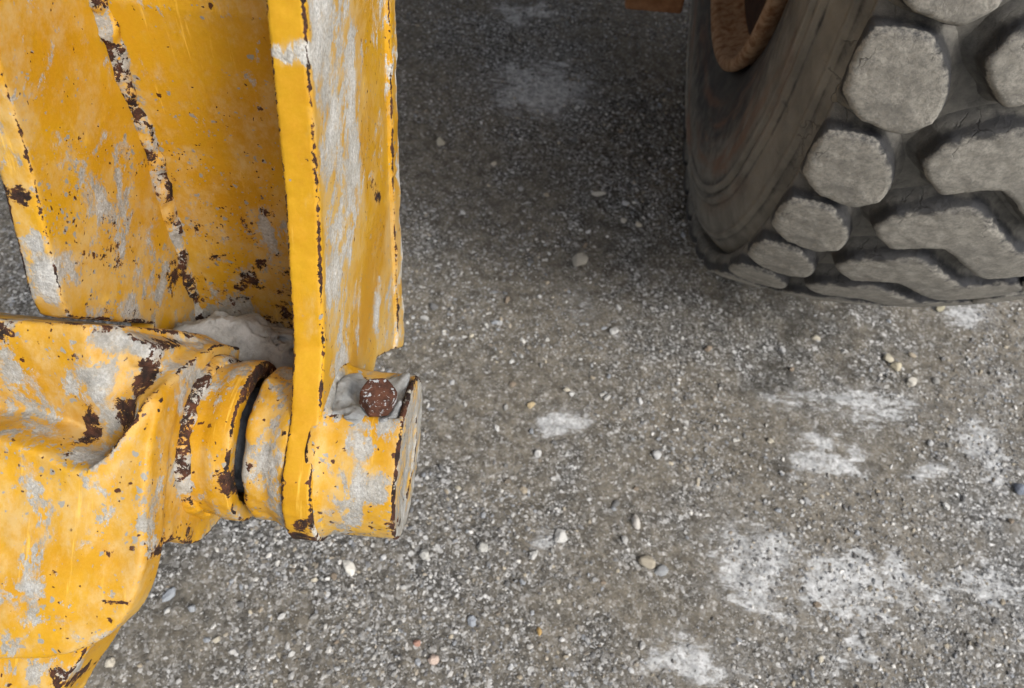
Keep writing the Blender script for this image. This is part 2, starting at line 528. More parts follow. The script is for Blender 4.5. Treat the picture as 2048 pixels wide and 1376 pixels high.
for (x, y, r, a) in [(1620, 650, 130, .5), (1480, 600, 80, .4), (1400, 420, 60, .9), (1540, 760, 60, .6), (1560, 930, 40, .6), (1260, 470, 90, .4), (1300, 250, 150, .4), (1500, 1090, 40, .4)]:
    c = at(x, y); s = gsize(x, y)
    dark_spots = np.maximum(dark_spots, a * np.exp(-((GP[:, 0] - c[0]) ** 2 + (GP[:, 1] - c[1]) ** 2) / (r * s) ** 2))
nx, ny = len(gx), len(gy)
ii = np.arange(nx * ny).reshape(nx, ny)
GF = np.stack([ii[:-1, :-1], ii[1:, :-1], ii[1:, 1:], ii[:-1, 1:]], -1).reshape(-1, 4)
ground = link('ground', mesh_np('ground', GP, GF, {'splat': splat, 'silt': silt, 'dark_spots': dark_spots}), ground_material())
tag(ground, 'gritty grey yard ground of worn concrete and packed grit', None, None, 'structure')

# ------------------------------------------------------------------ grit (uncountable) and loose pebbles
def ico():
    t = (1 + 5 ** .5) / 2
    v = np.array([(-1, t, 0), (1, t, 0), (-1, -t, 0), (1, -t, 0), (0, -1, t), (0, 1, t), (0, -1, -t), (0, 1, -t), (t, 0, -1), (t, 0, 1), (-t, 0, -1), (-t, 0, 1)]) / math.hypot(1, t)
    f = np.array([(0, 11, 5), (0, 5, 1), (0, 1, 7), (0, 7, 10), (0, 10, 11), (1, 5, 9), (5, 11, 4), (11, 10, 2), (10, 7, 6), (7, 1, 8), (3, 9, 4), (3, 4, 2), (3, 2, 6), (3, 6, 8), (3, 8, 9), (4, 9, 5), (2, 4, 11), (6, 2, 10), (8, 6, 7), (9, 8, 1)])
    return v, f

def sub(v, f):
    v = list(map(tuple, v)); cache = {}; nf = []
    def mid(a, b):
        k = (min(a, b), max(a, b))
        if k not in cache:
            p = (np.array(v[a]) + np.array(v[b])) / 2
            v.append(tuple(p / np.linalg.norm(p))); cache[k] = len(v) - 1
        return cache[k]
    for a, b, c in f:
        x, y, z = mid(a, b), mid(b, c), mid(c, a)
        nf += [(a, x, z), (b, y, x), (c, z, y), (x, y, z)]
    return np.array(v), np.array(nf)

STONE = np.array([(.50, .50, .49), (.62, .61, .58), (.40, .41, .42), (.30, .32, .35), (.22, .225, .23), (.36, .32, .26), (.45, .40, .31), (.12, .12, .125), (.72, .71, .69), (.27, .23, .18)])
SW = np.array([.17, .12, .16, .13, .12, .07, .05, .10, .05, .03])
def pebble_material():
    b = NB('grit_stone')
    p = b.obj()
    c = b.mix(b.step(b.noise(p, 260, 5, 0.7), 0.3, 0.7, 0.0, 0.55), b.attr('tint', True), (0.16, 0.15, 0.135))
    return b.done(c, 0.85, b.bump(b.noise(p, 300, 5, 0.7), 0.001, 0.7), 0.3)
M_STONE = pebble_material()

V0, F0 = ico()
NG = 90000
gp = np.stack([rng.uniform(-1.15, 1.35, NG), 0.03 + 2.1 * rng.uniform(0, 1, NG) ** 1.15, np.zeros(NG)], 1)
dens = fbm(gp, 3.0, 3, 21) + 0.5 * fbm(gp, 11, 2, 22)
keep = rng.uniform(0, 1, NG) < sstep(-0.6, 0.8, dens)
gp = gp[keep]
NG = len(gp)
rad = 0.0011 + 0.0030 * rng.uniform(0, 1, NG) ** 2.6 + 0.0016 * (rng.uniform(0, 1, NG) > 0.985)
var = [V0 * (1 + 0.28 * rng.standard_normal((12, 1))).clip(.55, 1.45) for _ in range(24)]
A = np.array(var)[rng.integers(0, 24, NG)]
ang = rng.uniform(0, 2 * math.pi, NG)
stretch = np.stack([rng.uniform(.8, 1.5, NG), rng.uniform(.7, 1.1, NG), rng.uniform(.5, .9, NG)], 1)
A = A * stretch[:, None, :] * rad[:, None, None]
ca, sa = np.cos(ang)[:, None], np.sin(ang)[:, None]
A = np.stack([A[:, :, 0] * ca - A[:, :, 1] * sa, A[:, :, 0] * sa + A[:, :, 1] * ca, A[:, :, 2]], -1)
gp[:, 2] = ground_z(gp) + rad * rng.uniform(-0.15, 0.55, NG)
A += gp[:, None, :]
tint = STONE[rng.choice(10, NG, p=SW)] * rng.uniform(.45, 1.25, (NG, 1))
GFc = (F0[None] + 12 * np.arange(NG)[:, None, None]).reshape(-1, 3)
grit = link('grit', mesh_np('grit', A.reshape(-1, 3), GFc, {'tint': np.repeat(tint, 12, 0)}, smooth=False), M_STONE)
tag(grit, 'fine grey and white grit strewn over the whole ground', 'grit', None, 'stuff')

V2, F2 = sub(*sub(V0, F0))
def pebble_mesh(seed, tint, shape=(1.25, 1, .75), chip=5, rough=0.2):
    r = np.random.default_rng(seed)
    P = V2.copy()
    for _ in range(chip + 3):           # broken flats
        d = r.standard_normal(3); d /= np.linalg.norm(d)
        lim = r.uniform(.55, .9)
        h = P @ d
        P = P - np.where(h > lim, (h - lim) * 0.85, 0)[:, None] * d
    P = P * (1 + rough * fbm(P + seed, 1.6, 3, seed))[:, None] * np.array(shape)
    return mesh_np('pebble', P, F2, {'tint': np.tile(np.array(tint) * 1.0, (len(P), 1))}, smooth=False)

def put_pebble(name, me, px, py, size_px, rot, label, cat, group=None):
    c = at(px, py)
    s = gsize(px, py) * size_px * 0.5
    o = link(name, me, M_STONE)
    z = float(ground_z(np.array([c]))[0])
    lowest = min(v.co.z for v in me.vertices) if me.get('low') is None else me['low']
    me['low'] = lowest
    o.location = (c[0], c[1], z - lowest * s * 0.62)
    o.scale = (s, s, s)
    o.rotation_euler = (0, 0, rot)
    return tag(o, label, cat, group)

NAMED = [
    (700, 1138, 34, (.88, .86, .79), (1.30, .58, .5), -.75, 'stone_chip', 'white oblong stone chip lying below the yellow pin boss', 'stone'),
    (337, 1190, 26, (.36, .40, .45), (1.3, .8, .5), .9, 'pebble', 'flat blue grey pebble beside the curved edge of the yellow casting', 'pebble'),
    (385, 1216, 17, (.38, .41, .45), (1, .95, .8), 0, 'pebble', 'round blue grey pebble right of the flat blue grey one', 'pebble'),
    (1120, 1076, 30, (.66, .66, .64), (1.1, .9, .6), 1.2, 'cement_crumb', 'pale jagged cement crumb on the ground right of the boss', 'crumb'),
    (1296, 1128, 30, (.46, .41, .32), (1.3, .85, .7), -.3, 'pebble', 'tan angular stone in the lower middle of the ground', 'stone'),
    (1322, 1142, 24, (.34, .36, .38), (1.2, .9, .5), .3, 'pebble', 'blue grey flake touching the tan angular stone', 'stone'),
    (882, 287, 19, (.56, .52, .42), (.9, 1.2, .8), .1, 'pebble', 'lone tan pebble in the dark ground beside the yellow arm', 'pebble'),
    (1160, 526, 30, (.42, .39, .33), (1.2, 1, .8), .2, 'pebble', 'rough grey tan stone in the open ground left of the tyre', 'stone'),
    (1775, 718, 21, (.62, .57, .44), (1.1, 1, .8), .4, 'pebble', 'cream stone below the tyre, upper of a touching pair', 'stone'),
    (1790, 734, 22, (.58, .52, .38), (1, 1, .85), 1.4, 'pebble', 'yellowish stone below the tyre, lower of a touching pair', 'stone'),
    (1822, 766, 20, (.66, .63, .56), (1.2, .9, .75), .5, 'pebble', 'pale pebble just below the touching pair of stones', 'pebble'),
    (1878, 617, 20, (.52, .48, .34), (1, 1, .85), .3, 'pebble', 'greenish tan pebble right under the tyre tread', 'pebble'),
    (1690, 599, 18, (.62, .58, .42), (1.2, 1, .8), 0, 'pebble', 'yellowish pebble wedged at the lower edge of the tyre', 'pebble'),
    (868, 1319, 21, (.64, .50, .42), (1.1, 1, .8), .6, 'pebble', 'pinkish cream pebble near the bottom edge', 'pebble'),
    (833, 1288, 16, (.50, .27, .20), (1.1, .9, .8), .2, 'pebble', 'small reddish pebble above the pinkish cream one', 'pebble'),
    (1078, 1265, 15, (.52, .33, .10), (.7, 1.2, .7), .1, 'pebble', 'small ochre pebble low in the middle of the ground', 'pebble'),
    (1062, 811, 15, (.66, .52, .30), (1.1, .9, .7), .3, 'pebble', 'small yellow tan pebble level with the bolt', 'pebble'),
    (2036, 980, 26, (.16, .19, .25), (1.1, 1, .85), .9, 'pebble', 'dark slate blue pebble at the right edge', 'pebble'),
    (1270, 1046, 24, (.64, .61, .57), (.7, 1.3, .7), .35, 'pebble', 'pale upright pebble above the tan angular stone', 'pebble'),
    (1066, 1111, 20, (.66, .66, .64), (1.1, .9, .8), .9, 'pebble', 'white pebble just below the jagged cement crumb', 'pebble'),
    (965, 1097, 21, (.56, .56, .53), (1.1, 1, .8), 2.0, 'pebble', 'light grey pebble between the boss and the cement crumb', 'pebble'),
    (850, 1112, 22, (.60, .60, .57), (1, .95, .8), 1.0, 'pebble', 'whitish pebble just below the end of the boss', 'pebble'),
    (1312, 911, 19, (.56, .57, .58), (1, 1, .8), .3, 'pebble', 'grey white pebble right of the flat cement smear', 'pebble'),
    (1076, 908, 17, (.74, .74, .73), (1, .9, .8), .3, 'pebble', 'bright white pebble below the flat cement smear', 'pebble'),
    (335, 1222, 13, (.70, .70, .68), (1, .9, .8), .3, 'pebble', 'little white pebble under the flat blue grey pebble', 'pebble'),
    (222, 1328, 21, (.70, .65, .54), (1.1, .9, .7), .9, 'pebble', 'cream pebble close to the bottom corner of the casting', 'pebble'),
    (1247, 443, 13, (.64, .60, .52), (1, 1, .8), .2, 'pebble', 'small cream pebble by the shaded side of the tyre', 'pebble'),
    (1196, 390, 18, (.60, .57, .50), (1.7, .6, .6), .1, 'pebble', 'slim pale stone chip in the shaded ground by the tyre', 'stone'),
    (1228, 664, 18, (.66, .66, .64), (1.1, .9, .8), .5, 'pebble', 'pale pebble right of the cluster in the mid ground', 'pebble'),
    (945, 1243, 20, (.37, .41, .47), (.9, 1.2, .6), .4, 'pebble', 'blue grey flake near the bottom centre', 'pebble'),
]
for i, (x, y, s, t, sh, rz, nm, lb, ct) in enumerate(NAMED):
    put_pebble(nm, pebble_mesh(100 + i, t, sh), x, y, s, rz, lb, ct)
LOOKS = [('white', (.70, .70, .69)), ('light grey', (.50, .50, .49)), ('blue grey', (.34, .37, .41)), ('dark grey', (.15, .155, .16)),
         ('cream', (.62, .57, .46)), ('tan', (.42, .36, .27)), ('mid grey', (.32, .32, .31)), ('chalky', (.60, .61, .62)), ('brownish', (.28, .22, .16))]
REGIONS = [('between the yellow boom and the tyre, in shade', 830, 1330, 200, 420), ('left of the tyre, level with its foot', 1060, 1380, 440, 640),
           ('right beside the yellow boom plate', 815, 1020, 420, 700), ('below the tyre tread', 1500, 2030, 640, 780),
           ('just right of the pin boss end', 870, 1180, 720, 1000), ('in the middle of the picture', 1080, 1420, 660, 930),
           ('among the cement smears at the right', 1500, 2030, 820, 1060), ('under the pin boss', 480, 880, 1110, 1240),
           ('near the bottom edge, left of centre', 260, 900, 1250, 1365), ('near the bottom edge, at the centre', 930, 1300, 1160, 1365),
           ('in the bottom right corner', 1500, 2035, 1200, 1365), ('between the boss and the cement smears', 1000, 1400, 940, 1150)]
for ri, (where, x0, x1, y0, y1) in enumerate(REGIONS):
    for li, (nm, tc) in enumerate(LOOKS):
        for _ in range(200):
            x, y = random.uniform(x0, x1), random.uniform(y0, y1)
            if x > 200 + (1376 - y) * .75 and all((x - q[0]) ** 2 + (y - q[1]) ** 2 > 900 for q in NAMED):
                break
        me = pebble_mesh(1000 + ri * 20 + li, np.array(tc) * random.uniform(.85, 1.1), (random.uniform(1, 1.4), random.uniform(.75, 1), random.uniform(.6, .85)))
        put_pebble('pebble', me, x, y, random.uniform(9, 15), random.uniform(0, 6.28), 'small %s pebble %s' % (nm, where), 'pebble', 'small loose pebbles scattered over the ground')

# ------------------------------------------------------------------ wheel
WC = np.array([0.3420, 1.39267, 0.79974])
WYAW = math.radians(-3.075)
RT, XC = 0.820, 0.20                    # tread radius, mid-plane of the tyre from its near face
wheel = empty('wheel', Matrix.Translation(WC) @ Matrix.Rotation(WYAW, 4, 'Z') @ Matrix.Rotation(math.radians(-2.6), 4, 'Y'))
tag(wheel, 'large worn loader wheel with chunky grey dusty tread and rusty rim', 'wheel')
M_RUB = rubber_material()

def revolve(name, prof, seg, mat, parent, attrs=None, noise=0.0, closed=False):
    prof = np.asarray(prof, float)
    t = np.linspace(0, 2 * math.pi, seg, endpoint=False)
    X = np.repeat(prof[None, :, 0], seg, 0)
    Rr = np.repeat(prof[None, :, 1], seg, 0)
    T = np.repeat(t[:, None], len(prof), 1)
    P = np.stack([X, -Rr * np.cos(T), Rr * np.sin(T)], -1).reshape(-1, 3)
    if noise:
        P = P + noise * np.stack([fbm(P, 14, 3, 40 + i) for i in range(3)], 1)
    n = len(prof)
    ii = np.arange(seg * n).reshape(seg, n)
    jj = np.roll(ii, -1, 0)
    if closed:
        a, b_, c, d = ii, np.roll(ii, -1, 1), np.roll(jj, -1, 1), jj
    else:
        a, b_, c, d = ii[:, :-1], ii[:, 1:], jj[:, 1:], jj[:, :-1]
    F = np.stack([a, b_, c, d], -1).reshape(-1, 4)
    at_ = {k: np.tile(v, seg) for k, v in (attrs or {}).items()}
    return link(name, mesh_np(name, P, F, at_), mat, parent)

def crown(x):
    return RT - 0.60 * (x - XC) ** 2
half = [(0.016, .452), (0.004, .462), (-.002, .480), (-.013, .510), (-.0215, .545), (-.0265, .585), (-.0285, .615), (-.0280, .635), (-.0260, .650),
        (-.0310, .654), (-.0300, .661), (-.0232, .6635), (-.0225, .669), (-.0275, .6715), (-.0260, .678), (-.0195, .681), (-.0185, .690),
        (-.0165, .704), (-.0130, .718), (-.0105, .726), (-.0140, .7285), (-.0120, .734), (-.0065, .737), (.0, .7455), (.008, .7535), (.018, .761), (.030, .768), (.045, .7745), (.065, .781), (.09, .7865), (.14, .7925)]
half = [(x * 1.0, r) for x, r in half]
full = half + [(XC, .7945)] + [(2 * XC - x, r) for x, r in half[::-1]]
dense = []
for i in range(len(full) - 1):
    a, b_ = np.array(full[i]), np.array(full[i + 1])
    k = max(1, int(np.linalg.norm(b_ - a) / 0.008))
    for j in range(k):
        dense.append(a + (b_ - a) * j / k)
dense = np.array(dense + [np.array(full[-1])])
rid = (np.abs(dense[:, 1] - .6575) < .005) | (np.abs(dense[:, 1] - .675) < .005) | (np.abs(dense[:, 1] - .731) < .004)
film = sstep(.50, .69, dense[:, 1]) * .62 + .14 - .24 * sstep(.745, .775, dense[:, 1]) + .45 * rid - .45 * ((np.abs(dense[:, 1] - .6655) < .0035) | (np.abs(dense[:, 1] - .684) < .004) | (np.abs(dense[:, 1] - .648) < .004) | (np.abs(dense[:, 1] - .7385) < .003))  # dust film, with relief shading put into the colour: pale ridges, dark grooves
brown = sstep(.46, .55, dense[:, 1]) * sstep(.72, .64, dense[:, 1]) * (dense[:, 0] < XC)
tyre = revolve('tyre', dense, 300, M_RUB, wheel, {'worn': dense[:, 1] * 0, 'film': film, 'brown': brown, 'radius': dense[:, 1]}, 0.0012)

PITCH_DEG = 360 / 44
KS = math.radians(1) * RT
SHOULDER_PTS = [(-.0120, 3.6), (.038, 3.8), (.061, 2.2), (.077, -.1), (.0780, -2.2), (.058, -3.7), (.016, -3.3), (-.008, -1.6), (-.0135, .4)]
CENTRE_PTS = [(.0725, 2.0), (.080, 4.4), (.120, 6.1), (.156, 6.7), (.197, 3.9), (.236, 1.3), (.256, 1.4), (.291, 2.8), (.310, 1.3), (.3275, 0.0), (.320, -2.4), (.280, -4.1), (.244, -4.7), (.203, -1.9), (.164, .7), (.144, .6), (.109, -.8), (.090, .7)]
def chaikin(p, it=2):
    p = np.asarray(p, float)
    for _ in range(it):
        q = np.roll(p, -1, 0)
        p = np.stack([.84 * p + .16 * q, .16 * p + .84 * q], 1).reshape(-1, 2)
    return p
def lug_mesh(name, poly, seed):
    poly = np.asarray(poly)
    def f(P):
        x, s, r = P[:, 0], P[:, 1], P[:, 2]
        top = crown(x)
        dep = np.maximum(top - r, 0)
        d2 = poly_sdf(x, s, poly) - 0.26 * dep - 0.8 * np.maximum(dep - .019, 0)
        d2 = d2 + 0.0011 * fbm(P, 60, 3, seed)
        side = np.interp(r, [.74, .765, .785, .80, .82], [.004, -.005, -.013, -.018, -.020])
        d2 = smax(smax(d2, (side - x) * .9, .006), (x - 2 * XC + side) * .9, .006)
        return rext(d2, np.maximum(r - top, (0.76 - r)), 0.0050) + 0.0007 * fbm(P, 110, 2, seed + 5)
    lo = np.append(poly.min(0) - .028, .764)
    hi = np.append(poly.max(0) + .028, RT + .008)
    P, F = nets(f, lo, hi, 0.0038)
    top = crown(P[:, 0]) - P[:, 2]
    n3 = fbm(P, 45, 3, seed + 9)
    worn = 1 - sstep(0.001, 0.013, top + 0.004 * n3)
    up = sstep(0.0, 0.03, P[:, 1] - (poly[:, 1].max() + poly[:, 1].min()) / 2) if False else 0
    upper = sstep(-.014, .010, poly_sdf(P[:, 0], P[:, 1] + .010, poly))
    worn = worn - .45 * upper  # block faces turn darker towards their upper edge
    film = 0.03 + 0.42 * sstep(.008, .022, top)
    a = P[:, 1] / RT
    Q = np.stack([P[:, 0], -P[:, 2] * np.cos(a), P[:, 2] * np.sin(a)], 1)
    return mesh_np(name, Q, F[:, ::-1], {'worn': worn, 'film': film + 0 * a, 'brown': 0 * a, 'radius': P[:, 2]})
SHOULDER, CENTRE = chaikin(SHOULDER_PTS) * [1, KS], (chaikin(CENTRE_PTS) + [.016, .3]) * [1, KS]
RSHOULDER = np.array([(2 * XC - x, 2 * KS - s) for x, s in SHOULDER])
lugs = [lug_mesh('shoulder_lug', SHOULDER, 51), lug_mesh('centre_lug', CENTRE, 61), lug_mesh('shoulder_lug', RSHOULDER, 71)]
for i in range(44):
    for me, nm in zip(lugs, ('shoulder_lug', 'centre_lug', 'shoulder_lug')):
        o = link(nm, me, M_RUB, tyre)
        o.rotation_euler = (-math.radians(1.1 - PITCH_DEG * i + random.uniform(-.12, .12)), 0, 0)

M_RIM = rust_material('rusty_rim_steel', (0.17, 0.075, 0.032), (0.42, 0.28, 0.175), 0, 60, 0.0004)
M_RUST = rust_material('dark_rust', (0.020, 0.009, 0.006), (0.060, 0.026, 0.014), 0.0, 40)
rim = revolve('rim', [(.30, .395), (.20, .398), (.10, .404), (.055, .412), (.030, .425), (.010, .434), (-.006, .4365), (-.0150, .440), (-.0200, .447), (-.0195, .455), (-.0150, .4605), (-.006, .461), (.004, .456), (.012, .450), (.03, .446), (.2, .42), (.37, .446), (.395, .452), (.404, .459), (.414, .461), (.419, .450), (.41, .438), (.37, .42)], 220, M_RIM, wheel, None, 0.0004, True)
revolve('rim_disc', [(.040, .422), (.035, .405), (.034, .36), (.060, .30), (.060, .20), (.07, .17), (.07, .0005), (.30, .0005), (.30, .30), (.30, .398)], 120, M_RUST, wheel, None, 0.0008, True)

# ------------------------------------------------------------------ loader arm (frame: X along the pin, v up the picture plane, w away)
AR = math.radians(6.1)
Av = math.cos(AR) * Rv - math.sin(AR) * Uv
Bv = math.sin(AR) * Rv + math.cos(AR) * Uv
BC = np.array([-.17, -.1066, .652])     # pin centre
def frame(o):
    p = CAM + Av * o[0] + Bv * o[1] + Fv * o[2]
    m = Matrix.Identity(4)
    for i in range(3):
        m[i][0], m[i][1], m[i][2], m[i][3] = Av[i], Bv[i], -Fv[i], p[i]
    return m
def mp(px, py, Z):                      # measured point in that frame
    x, y = (px - 1024) / FPX, (688 - py) / FPX
    c, s = math.cos(AR), math.sin(AR)
    return np.array([(c * x - s * y) * Z, (s * x + c * y) * Z, Z])
arm = empty('loader_boom', frame(BC))
tag(arm, 'yellow loader boom end with two side plates and a thick pin boss', 'loader boom')
link_o = empty('bucket_link', frame(BC))
tag(link_o, 'chipped yellow cast link with pocket and hub, in the lower corner', 'bucket link')

def spot(P, L):                         # wear patches: (centre, radii, amount)
    r = np.zeros(len(P))
    for c, rad_, a in L:
        d = (((P - np.asarray(c)) / np.asarray(rad_)) ** 2).sum(1)
        r = np.maximum(r, min(a, .92) * .86 * np.exp(-.75 * d ** 1.3))
    return r

def part(name, f, lo, hi, h, mat, parent, dust=None, chip=None, fleck=None, edge=0.55, e=0.0035, corner=0.35):
    P, F = nets(f, lo, hi, h)
    k = curv(f, P, e)
    ch = (edge(P) if callable(edge) else edge) * sstep(0.35, 1.1, k)
    du = corner * sstep(-0.25, -0.9, curv(f, P, 0.009))
    if dust is not None: du = np.maximum(du, dust(P) if callable(dust) else dust)
    if chip is not None: ch = np.maximum(ch, chip(P) if callable(chip) else chip)
    fl = fleck(P) if callable(fleck) else np.full(len(P), 0.03 if fleck is None else fleck)
    Q = (P - BC) * [1, 1, -1]
    return link(name, mesh_np(name, Q, F[:, ::-1], {'dust': du, 'chip': ch, 'fleck': fl}), mat, parent)

M_YEL = paint_material('worn_yellow_paint')
M_STREAK = paint_material('worn_yellow_paint_streaked', along=(1.0, 0.30, 0.42), d1=(0.42, 0.412, 0.385), d2=(0.74, 0.73, 0.70))
M_CEM = cement_material()
M_BOLT = rust_material('rusty_bolt', (0.045, 0.020, 0.014), (0.13, 0.052, 0.030), 0.035, 90)
M_PIN = rust_material('greasy_pin_steel', (0.018, 0.020, 0.024), (0.07, 0.078, 0.09), 0, 50)
M_WORN = rust_material('scraped_cement_face', (0.16, 0.12, 0.075), (0.50, 0.45, 0.37), 0.0, 50)

XR0, XR1 = -.1654, -.1414
FRONT = [(1.15, .60), (.78, .40), (.50, .318), (.30, .363), (.1865, .437), (.0837, .512), (-.0197, .570), (-.075, .582)]
circ = [(BC[1] + .079 * math.sin(t), BC[2] - .079 * math.cos(t)) for t in np.radians(np.linspace(-12, -160, 14))]
REAR = [(-.030, .80), (-.022, .90), (-.0185, .945), (-.002, .950), (.140, .812), (.294, .676), (.45, .60), (.55, .60), (.78, .68), (1.15, .90)]
OUT_R = FRONT + circ + REAR
WN = lambda P, s, a, sd: a * fbm(P, s, 3, sd)
def tdir(P):                            # 0 at the front edge .. 1 at the rear edge
    fv = np.array(FRONT[::-1]); rv = np.array(REAR[2:])
    wf = np.interp(P[:, 1], fv[:, 0], fv[:, 1]); wr = np.interp(P[:, 1], rv[:, 0], rv[:, 1])
    return (P[:, 2] - wf) / np.maximum(wr - wf, .02)
def f_right(P):
    d2 = poly_sdf(P[:, 1], P[:, 2], OUT_R) + WN(P, 120, .0005, 11)
    d = rext(d2, np.maximum(XR0 - P[:, 0], P[:, 0] - XR1), .0022)
    strip = rext(np.maximum(d2, (.875 - tdir(P)) * .33) + WN(P, 30, .0015, 12), np.abs(P[:, 0] - (XR1 + .0005)) - .0045 + WN(P, 70, .0012, 13), .004)
    return np.minimum(d, strip)
def dust_right(P):
    t = tdir(P)
    side = sstep(XR1 - .004, XR1 - .001, P[:, 0])
    up = sstep(-.02, .22, P[:, 1])
    wob = .10 * fbm(P, 14, 2, 77)
    band = sstep(-.02, .05, t) * sstep(.70, .34, t + wob) * (.46 + .14 * up)
    rest = .40 * sstep(.4, .6, t)
    fr = spot(P, [(mp(560, 102, .45), (.012, .007, .02), .75), (mp(603, 100, .45), (.010, .007, .02), .9)])
    edge = .55 * sstep(.90, .99, t) * (P[:, 1] > -.03)
    low = spot(P, [(mp(700, 1040, .61), (.03, .03, .05), .7), (mp(700, 735, .63), (.04, .022, .05), .8)])
    return np.maximum.reduce([side * band, side * rest, fr, edge, low * side])
def chip_right(P):
    fr = spot(P, [(mp(605, 310, .50), (.020, .007, .02), .50), (mp(571, 262, .50), (.004, .014, .02), .7), (mp(641, 880, .60), (.006, .012, .02), .75), (mp(642, 855, .6), (.006, .02, .02), .6),
                  (mp(648, 1020, .60), (.012, .022, .03), .75), (mp(612, 1060, .62), (.03, .013, .03), .72), (mp(615, 1080, .64), (.05, .012, .05), .85), (mp(612, 1008, .6), (.006, .005, .02), .6),
                  ((-.153, -.184, .635), (.03, .014, .06), .92), ((-.15, -.172, .60), (.012, .02, .03), .7), (mp(752, 380, .7), (.02, .012, .05), .5), (mp(790, 715, .94), (.02, .012, .05), .6)])
    return fr
part('side_plate', f_right, (-.172, -.20, .30), (-.128, 1.16, .97), .0028, M_STREAK, arm, dust_right, chip_right, lambda P: np.where(P[:, 0] > XR1 - .002, .12, .015), edge=.60)

XL0, XL1 = -.363, -.339
OUT_L = FRONT[:6] + [(-.004, .562), (-.0165, .575), (-.0175, .712), (-.055, .718), (-.060, .86), (-.02, .94)] + REAR[3:]
def f_left(P):
    d2 = poly_sdf(P[:, 1], P[:, 2], OUT_L) + WN(P, 120, .0005, 17)
    return rext(d2, np.maximum(XL0 - P[:, 0], P[:, 0] - XL1), .0022)
def dust_left(P):
    t = tdir(P)
    f = sstep(.045, .0, t) * .50 * sstep(.20, .05, P[:, 1])
    f2 = spot(P, [(mp(85, 560, .55), (.011, .03, .03), 1.0), (mp(70, 500, .54), (.009, .025, .03), .85), (mp(20, 330, .5), (.008, .02, .03), .6)])
    s = spot(P, [(mp(110, 130, .5), (.02, .05, .03), .50), (mp(330, 560, .72), (.02, .05, .05), .62), (mp(180, 420, .62), (.02, .05, .05), .45), (mp(245, 420, .65), (.02, .05, .04), .42), (mp(300, 350, .68), (.02, .09, .05), .50)])
    return np.maximum.reduce([f, f2, s, .30 + .12 * sstep(.16, .05, P[:, 1])])
def chip_left(P):
    return spot(P, [(mp(190, 470, .62), (.03, .05, .06), .42), (mp(40, 390, .52), (.012, .012, .03), .62), (mp(145, 475, .60), (.02, .010, .02), .62), (mp(275, 430, .66), (.02, .022, .04), .40), (mp(350, 560, .74), (.02, .035, .03), .48), (mp(150, 380, .6), (.02, .04, .04), .32), (mp(240, 622, .66), (.02, .006, .05), .6), (mp(330, 580, .76), (.02, .012, .02), .6)])
part('side_plate', f_left, (-.370, -.068, .30), (-.332, 1.16, .97), .003, M_YEL, arm, dust_left, chip_left, lambda P: np.where(P[:, 0] > XL1 - .002, .05 + .38 * sstep(.22, .06, P[:, 1]), .02), edge=.60)

CR = [(1.10, .70), (.60, .46), (.40, .46), (.30, .50), (.2235, .563), (.1375, .668), (.0054, .797), (-.09, .885)]
CRP = CR + [(v + .016, w_ + .016) for v, w_ in CR[::-1]]
def f_cross(P):
    d2 = poly_sdf(P[:, 1], P[:, 2], CRP)
    return rext(d2, np.maximum(-.345 - P[:, 0], P[:, 0] + .16), .002)
def dust_cross(P):
    low = sstep(.10, -.01, P[:, 1])
    cre = sstep(-.318, -.336, P[:, 0])
    mid = spot(P, [(mp(500, 480, .74), (.05, .035, .1), .42), (mp(440, 360, .7), (.05, .05, .1), .28), (mp(390, 320, .68), (.008, .012, .05), .66), (mp(540, 560, .78), (.05, .03, .1), .5)])
    return np.maximum.reduce([.52 * low, .60 * cre, mid, .27 + .16 * sstep(.16, .02, P[:, 1])])
def chip_cross(P):
    low = .46 * sstep(.07, -.02, P[:, 1])
    return np.maximum(np.maximum(low, .37 * sstep(.15, .03, P[:, 1])), spot(P, [(mp(550, 322, .69), (.006, .007, .04), .62), (mp(548, 440, .73), (.012, .010, .05), .58), (mp(568, 505, .75), (.012, .008, .05), .62), (mp(530, 530, .76), (.012, .008, .05), .6), (mp(485, 580, .78), (.012, .008, .05), .62)]))
part('cross_plate', f_cross, (-.349, -.10, .44), (-.156, 1.12, .92), .0034, M_YEL, arm, dust_cross, chip_cross, lambda P: .08 + .36 * sstep(.22, .0, P[:, 1]))

# lumpy weld along the inner corner
cv = np.array(CR)[2:]
def f_weld(P):
    d = np.full(len(P), 9.0)
    for i in range(len(cv) - 1):
        a, b_ = np.array([-.3385, *cv[i]]), np.array([-.3385, *cv[i + 1]])
        t = np.clip(((P - a) @ (b_ - a)) / ((b_ - a) @ (b_ - a)), 0, 1)
        d = np.minimum(d, np.linalg.norm(P - a - t[:, None] * (b_ - a), axis=1))
    return d - .0078 - .0040 * fbm(P, 38, 2, 31) - .0022 * fbm(P, 120, 2, 33)
part('weld_bead', f_weld, (-.36, -.05, .42), (-.315, .42, .86), .003, M_YEL, arm, lambda P: .50 + .2 * sstep(.12, .0, P[:, 1]),
     lambda P: np.maximum(.43, spot(P, [(mp(235, 110, .60), (.02, .03, .05), .62), (mp(290, 290, .67), (.02, .026, .04), .78), (mp(320, 375, .69), (.02, .018, .04), .5), (mp(375, 560, .77), (.02, .03, .05), .6)])), .1)

